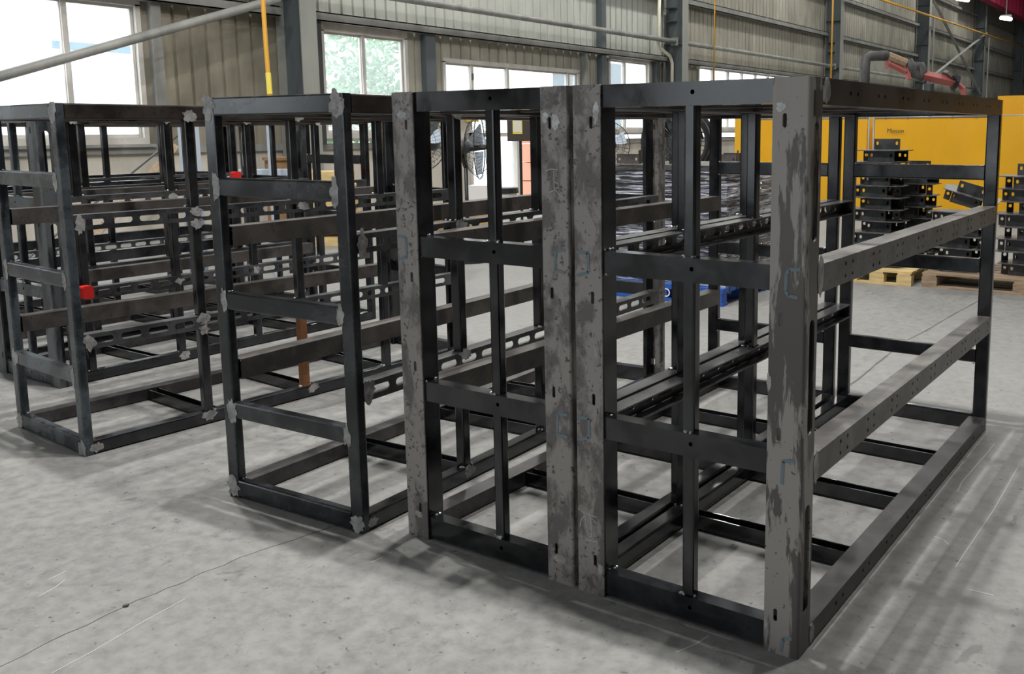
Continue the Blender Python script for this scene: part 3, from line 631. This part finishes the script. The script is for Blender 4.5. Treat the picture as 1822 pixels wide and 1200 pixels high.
# ------------------------------------------------------------------ yellow welding booth
wb = empty('welding_booth', 'yellow curtained welding booth across the hall with grey tube frame', 'booth', (-2.5, 14.9, 0))
def curtain(x0, x1, z0, z1, y, seed):
    mb = MB(); n = 24; mz = 8; vs = []
    for i in range(n+1):
        for j in range(mz+1):
            u = i/n; v_ = j/mz; d_ = .012*math.sin(u*14+seed)*(1-v_*.5)+.02*noise.noise(Vector((u*5+seed*3, v_*4, seed)))
            vs.append((x0+(x1-x0)*u, y+d_, z0+(z1-z0)*v_))
    fs = [(i*(mz+1)+j, (i+1)*(mz+1)+j, (i+1)*(mz+1)+j+1, i*(mz+1)+j+1) for i in range(n) for j in range(mz)]
    K = len(vs); vs += [(a, b+.008, c_) for a, b, c_ in vs]; fs += [tuple(q+K for q in f) for f in fs]
    ob('curtain', mb.add(vs, fs), 'yellow', wb, smooth=True)
curtain(-4.13, -2.75, .03, 1.68, -.03, 1); curtain(-2.7, -1.55, .03, 1.68, -.03, 2); curtain(-1.4, .72, .03, 1.66, -.03, 3); curtain(.78, 3.2, .03, 1.7, -.03, 4); curtain(3.25, 6, .03, 1.7, -.03, 5)
for x in (-1.52, -1.43, .75, 3.22): ob('frame_post', MB().tube([(x, 0, 0), (x, 0, 1.72)], .022, 8), 'poletube', wb, smooth=True)
ob('frame_post', MB().bb(-4.3, -4.14, -.02, .1, 0, 1.8), 'yellowpost', wb)
for a, b in ((-4.15, -1.52), (-1.43, .75), (.75, 6)): ob('top_rail', MB().tube([(a, 0, 1.7), (b, 0, 1.7)], .024, 8), 'poletube', wb, smooth=True)
for k in range(18): ob('curtain_ring', MB().tube([(-4+k*.4+.028*math.cos(t), -.02, 1.69+.028*math.sin(t)) for t in [i*math.pi/3 for i in range(6)]], .006, 4, closed=True), 'poletube', wb)
ob('booth_wall', MB().bb(-4.2, .66, .4, .46, 0, 1.9), 'yellow', wb); ob('booth_wall', MB().bb(.66, 6.3, .4, .46, 0, 2.06), 'yellow', wb)
ob('base_strip', MB().bb(-4.2, 6.3, .3, .4, 0, .06), 'yellowpost', wb)
fc = bpy.data.curves.new('print', 'FONT'); fc.body = 'Moson'; fc.size = .115; fc.extrude = .001
fo = bpy.data.objects.new('t', fc); me = bpy.data.meshes.new_from_object(fo); bpy.data.objects.remove(fo)
ob('printed_name', me, 'dkgrey', wb, (-1.16, -.075, 1.42), (math.pi/2, 0, 0))

# ------------------------------------------------------------------ fume extraction boom
P = lambda u, v: pt(u, v, 24)
b0 = P(1648, 240); b0.z = 0
bo = empty('fume_boom', 'red fume extraction boom with thick grey hose above the yellow booth', 'extraction arm', b0)
q = lambda u, v: P(u, v)-b0
ob('mast', MB().tube([(0, 0, 0), q(1652, 150)], .14, 10), 'dkgrey', bo)
ob('beam', MB().tube([q(1640, 133), q(1700, 147)], .125, 4), 'redpaint', bo); ob('beam_end', MB().tube([q(1697, 145), q(1703, 147)], .22, 8), 'black', bo)
ob('arm', MB().tube([q(1582, 113), q(1612, 128)], .08, 4), 'redpaint', bo); ob('arm_edge', MB().tube([q(1580, 108), q(1610, 123)], .03, 4), 'white', bo)
ob('arm_plate', MB().tube([q(1616, 118), q(1616, 142)], .07, 4), 'redpaint', bo); ob('arm_plate', MB().tube([q(1579, 105), q(1578, 122)], .04, 4), 'redpaint', bo)
ob('hose', MB().tube([q(1538, 175), q(1539, 120), q(1541, 104), q(1549, 100), q(1580, 99)], .13, 10), 'hose_d', bo, smooth=True)
ob('duct', MB().tube([q(1580, 100), q(1612, 113)], .12, 8), 'wood_old', bo)
ob('hose_coil', MB().tube([q(1615, 108), q(1622, 120), q(1630, 133), q(1637, 137), q(1641, 128), q(1637, 117), q(1630, 116), q(1628, 126)], .13, 8), 'hose_d', bo, smooth=True)
ob('far_arm', MB().tube([q(1702, 146), q(1714, 158), q(1714, 180)], .07, 4), 'redpaint', bo); ob('motor', MB().tube([q(1686, 138), q(1690, 134)], .2, 8), 'rail_brown', bo)

# ------------------------------------------------------------------ fans
def fan(label, c, az, Rr, pole=True, drum=False):
    f = empty('drum_fan' if drum else 'pedestal_fan', label, 'fan', (c.x, c.y, 0), az)
    z = c.z; Cg = lambda r, d_, t: (r*math.cos(t), d_, z+r*math.sin(t))
    mb = MB()
    for r, d_ in ((1, 0), (.75, -.11), (.45, -.15), (.75, .11), (.45, .14)): mb.tube([Cg(Rr*r, d_*Rr/.36, 2*math.pi*k/28) for k in range(28)], .006 if r == 1 else .003, 4, closed=True)
    for k in range(36):
        t = 2*math.pi*k/36
        for sg in (-1, 1): mb.tube([Cg(Rr, 0, t), Cg(Rr*.75, sg*.11*Rr/.36, t), Cg(Rr*.45, sg*.15*Rr/.36, t), Cg(Rr*.15, sg*.16*Rr/.36, t)], .0022, 3, False)
    ob('cage', mb, 'black', f)
    for k in range(3):
        t0 = 2*math.pi*k/3+.4; vs = []
        for i in range(7):
            r = Rr*(.15+.75*i/6); wd = .28+.55*math.sin(i/6*2.4)
            for e in (-1, 1): vs.append(Cg(r, e*.05, t0+e*wd/2*.9))
        K = len(vs); vs += [(a, b+.006, d_) for a, b, d_ in vs]; fs = [(2*i, 2*i+1, 2*i+3, 2*i+2) for i in range(6)]
        ob('blade', MB().add(vs, fs+[tuple(j+K for j in x) for x in fs]), 'ltblue' if not drum else 'dkgrey', f)
    ob('motor', MB().tube([(0, .1, z), (0, .2, z), (0, .34, z), (0, .38, z)], [.05, .1, .1, .05], 12), 'dkgrey', f, smooth=True); ob('hub', MB().tube([(0, -.08, z), (0, .1, z)], [.03, .05], 10), 'black', f)
    if drum:
        ob('drum', MB().tube([Cg(Rr*1.08, -.2, 2*math.pi*k/32) for k in range(32)], .035, 6, closed=True).tube([Cg(Rr*1.08, .25, 2*math.pi*k/32) for k in range(32)], .035, 6, closed=True).add([Cg(Rr*1.07, e, 2*math.pi*k/32) for e in (-.2, .25) for k in range(32)], [(k, (k+1) % 32, 32+(k+1) % 32, 32+k) for k in range(32)]), 'black', f)
        ob('stand', MB().tube([(-.45, 0, 0), (-.42, 0, z), (-.38, 0, z)], .02, 6).tube([(.45, 0, 0), (.42, 0, z), (.38, 0, z)], .02, 6).tube([(-.45, -.3, .02), (-.45, .3, .02)], .02, 6).tube([(.45, -.3, .02), (.45, .3, .02)], .02, 6), 'dkgrey', f)
    else:
        ob('neck', MB().tube([(0, .2, z-.08), (0, .16, z-.22)], .03, 8), 'black', f); ob('pole', MB().tube([(0, .16, .04), (0, .16, z-.2)], .022, 8), 'black', f, smooth=True); ob('foot', MB().tube([(0, .16, 0), (0, .16, .04)], .26, 20), 'black', f)
    return f
fan('pedestal fan seen from the side before the glazed doorway', pt(853, 262, 10.4), math.radians(122), .36)
fan('pedestal fan facing the camera left of the glazed doorway', pt(750, 256, 12), math.radians(18), .345)
fan('pedestal fan under the small window between the posts', pt(1080, 258, 13.5), math.radians(25), .34)
fan('large black drum fan behind the wrapped steel pile', pt(1207, 252, 10.6), math.radians(20), .34, drum=True)

# ------------------------------------------------------------------ wall-side clutter
def box(name, label, cat, u, v, D, dims, mt, rz=0, z0=0, parts=()):
    p = pt(u, v, D); b_ = empty(name, label, cat, (p.x, p.y, z0), rz)
    w_, d_, h_ = dims; ob('body', bar('z', h_, w_, d_, .006), mt, b_, (0, 0, h_/2))
    ob('tape', MB().bb(-w_/2-.001, w_/2+.001, -.025, .025, h_-.04, h_+.001), 'paper', b_); return b_
box('white_carton', 'white carton on the floor below the front-facing fan', 'box', 766, 400, 13.5, (.16, .26, .34), 'white', .4)
box('cardboard_box', 'small brown cardboard box next to the white carton', 'box', 786, 400, 13.4, (.14, .2, .3), 'card', .5)
box('yellow_carton', 'narrow yellow carton beside the small cardboard box', 'box', 797, 400, 13.3, (.07, .2, .34), 'sign_y', .5)
box('cardboard_box', 'wide cardboard box with a dark printed ring on the floor', 'box', 858, 392, 14.0, (.42, .3, .3), 'card', .5)
box('white_carton', 'white carton standing before the glazed doorway', 'box', 862, 350, 14.6, (.45, .3, .64), 'white', .5)
b_ = box('pale_crate', 'pale yellow crate in front of the window wall', 'box', 543, 330, 13.4, (.3, .35, .95), 'wood_pale', .6)
wc = empty('wooden_crate', 'stack of pale pine boards and blocks near the window wall', 'crate', pt(590, 330, 12.2)*1, .7); wc.location.z = 0
for i in range(6): ob('board', MB().bb(-.3, .3, -.25, .25, i*.17, i*.17+.12), 'wood_pale', wc, (rnd.uniform(-.03, .03), 0, 0), (0, 0, rnd.uniform(-.06, .06)))
for i in range(5): ob('block', MB().bb(-.05, .05, -.26, .1, i*.17+.12, i*.17+.17), 'wood_old', wc, (rnd.choice((-.2, .2)), 0, 0))
db = empty('wooden_reel', 'dark brown wooden reel standing at the window wall', 'reel', pt(497, 270, 12.8), .6); db.location.z = 0
ob('drum', MB().tube([(0, 0, .1), (0, 0, 1.1)], .2, 16), 'wood_brown', db); ob('rim', MB().tube([(0, 0, 1.1), (0, 0, 1.14)], .23, 16), 'wood_brown', db); ob('rim', MB().tube([(0, 0, 0), (0, 0, .1)], .23, 16), 'wood_brown', db)
p = pt(473, 307, 9.6); lb_ = empty('pale_beam_stand', 'pale blue-grey steel beam resting on dark trestles behind the second frame', 'beam', (p.x, p.y, 0), .6)
ob('beam', bar('x', .55, .08, .07, .004), 'ltblue', lb_, (0, 0, p.z))
for x in (-.22, .22): ob('trestle_leg', bar('z', p.z-.03, .05, .05, .004), 'rail', lb_, (x, 0, (p.z-.03)/2))
bn = empty('waste_bin', 'round bin with black rim and green base at the doorway', 'bin', pt(897, 350, 13.6), 0); bn.location.z = 0
ob('tub', MB().tube([(0, 0, .12), (0, 0, .58)], [.17, .2], 18), 'white', bn); ob('rim', MB().tube([(0, 0, .58), (0, 0, .66)], [.22, .21], 18), 'black', bn); ob('base', MB().tube([(0, 0, 0), (0, 0, .12)], [.16, .18], 18), 'green', bn)
p = pt(925, 224, 11.5); sb = empty('notice_stand', 'dark notice board with yellow framed paper on a thin pole', 'sign', (p.x, p.y, 0), math.radians(33))
ob('board', MB().bb(-.16, .16, 0, .02, p.z-.19, p.z+.3), 'board_dark', sb); ob('paper_frame', MB().bb(-.09, .03, -.006, 0, p.z-.1, p.z+.18), 'sign_y', sb); ob('paper', MB().bb(-.08, .02, -.01, -.006, p.z-.08, p.z+.2), 'paper', sb)
ob('pole', MB().tube([(0, .03, .03), (0, .03, p.z+.2)], .018, 8), 'black', sb); ob('foot', MB().bb(-.2, .2, -.15, .2, 0, .03), 'black', sb)
for i in range(4):
    c_ = empty('orange_crate', ['lowest orange plastic crate outside the doorway', 'second orange plastic crate of the stack outside the doorway', 'third orange plastic crate of the stack outside the doorway', 'topmost orange plastic crate of the stack outside the doorway'][i], 'crate', (XW-.85, 14.75, -.05+i*.42), .15, 'orange crates outside')
    for s in (-1, 1):
        ob('side', MB().bb(-.3, .3, s*.42-.01, s*.42+.01, 0, .4), 'orange', c_); ob('end', MB().bb(s*.3-.01, s*.3+.01, -.41, .41, 0, .4), 'orange', c_)
    ob('bottom', MB().bb(-.29, .29, -.41, .41, 0, .02), 'orange', c_)
    for y in (-.43, .0): ob('panel_rib', MB().add(*mapped(plate2d(rrect(-.19, .19, .03, .37, .05), [rrect(-.16, .16, .06, .34, .04)], .02), lambda u, v_, e: (.31+e, y+.21+u, v_))), 'orange', c_)
for u0, v0, u1, v1, lb in ((753, 222, 781, 243, 'yellow and black warning poster behind the front-facing fan'), (829, 199, 851, 217, 'plain yellow sign panel above the side-on fan')):
    a = onx(u0, v0, XW+.03); b = onx(u1, v1, XW+.03); s_ = empty('wall_sign', lb, 'sign', (XW+.02, (a.y+b.y)/2, b.z)); hy_ = (b.y-a.y)/2; hh = a.z-b.z
    ob('panel', MB().bb(0, .02, -hy_, hy_, 0, hh), 'sign_y', s_)
    if u0 < 800:
        mb = MB(); strip(mb, [(-.2, .1), (-.05, .22), (.1, .2), (.2, .3)], .07, lambda u, v_, e: (.021+e, u, v_)); strip(mb, [(-.05, .22), (0, .05), (.1, .02)], .05, lambda u, v_, e: (.021+e, u, v_)); ob('black_figure', mb, 'black', s_)

# ------------------------------------------------------------------ pale galvanised frame and leaning bar by the wall
p0 = pt(400, 250, 9.4); gf = empty('galvanised_frame', 'pale galvanised steel frame standing behind the second row of racks', 'frame', (p0.x, p0.y, 0))
gq = lambda u, v: pt(u, v, 9.4)-Vector((p0.x, p0.y, 0))
for u in (320, 347, 478):
    t_ = gq(u, 212); ob('post', bar('z', t_.z, .045, .045, .004), 'ltblue', gf, (t_.x, t_.y, t_.z/2))
for u0, u1 in ((318, 350), (350, 508)): ob('top_bar', MB().tube([gq(u0, 211.5), gq(u1, 212)], .026, 4), 'ltblue', gf)
a, b = pt(226, 315, 12.0), pt(320, 238, 12.6)
ob('leaning_bar', MB().tube([a+(a-b)*((a.z-.012)/(b.z-a.z)), b], .014, 6), 'dkgrey', label='thin dark bar leaning against the cream wall under the big window', cat='bar')
a, b = pt(250, 330, 11.7), pt(312, 262, 12.5)
ob('leaning_plank', MB().tube([a+(a-b)*((a.z-.05)/(b.z-a.z)), b], .06, 4), 'wood_old', label='weathered plank leaning on the cream wall beside the thin bar', cat='plank')

p = floor_pts((224, 1080))[0]
ob('pebble', MB().add([(x*.008, y*.011, max(0, z*.006+.004)) for x, y, z in beadm[0][0]], beadm[0][1]), 'joint', None, (p[0], p[1], 0), label='small dark pebble lying beside the floor crack', cat='stone')
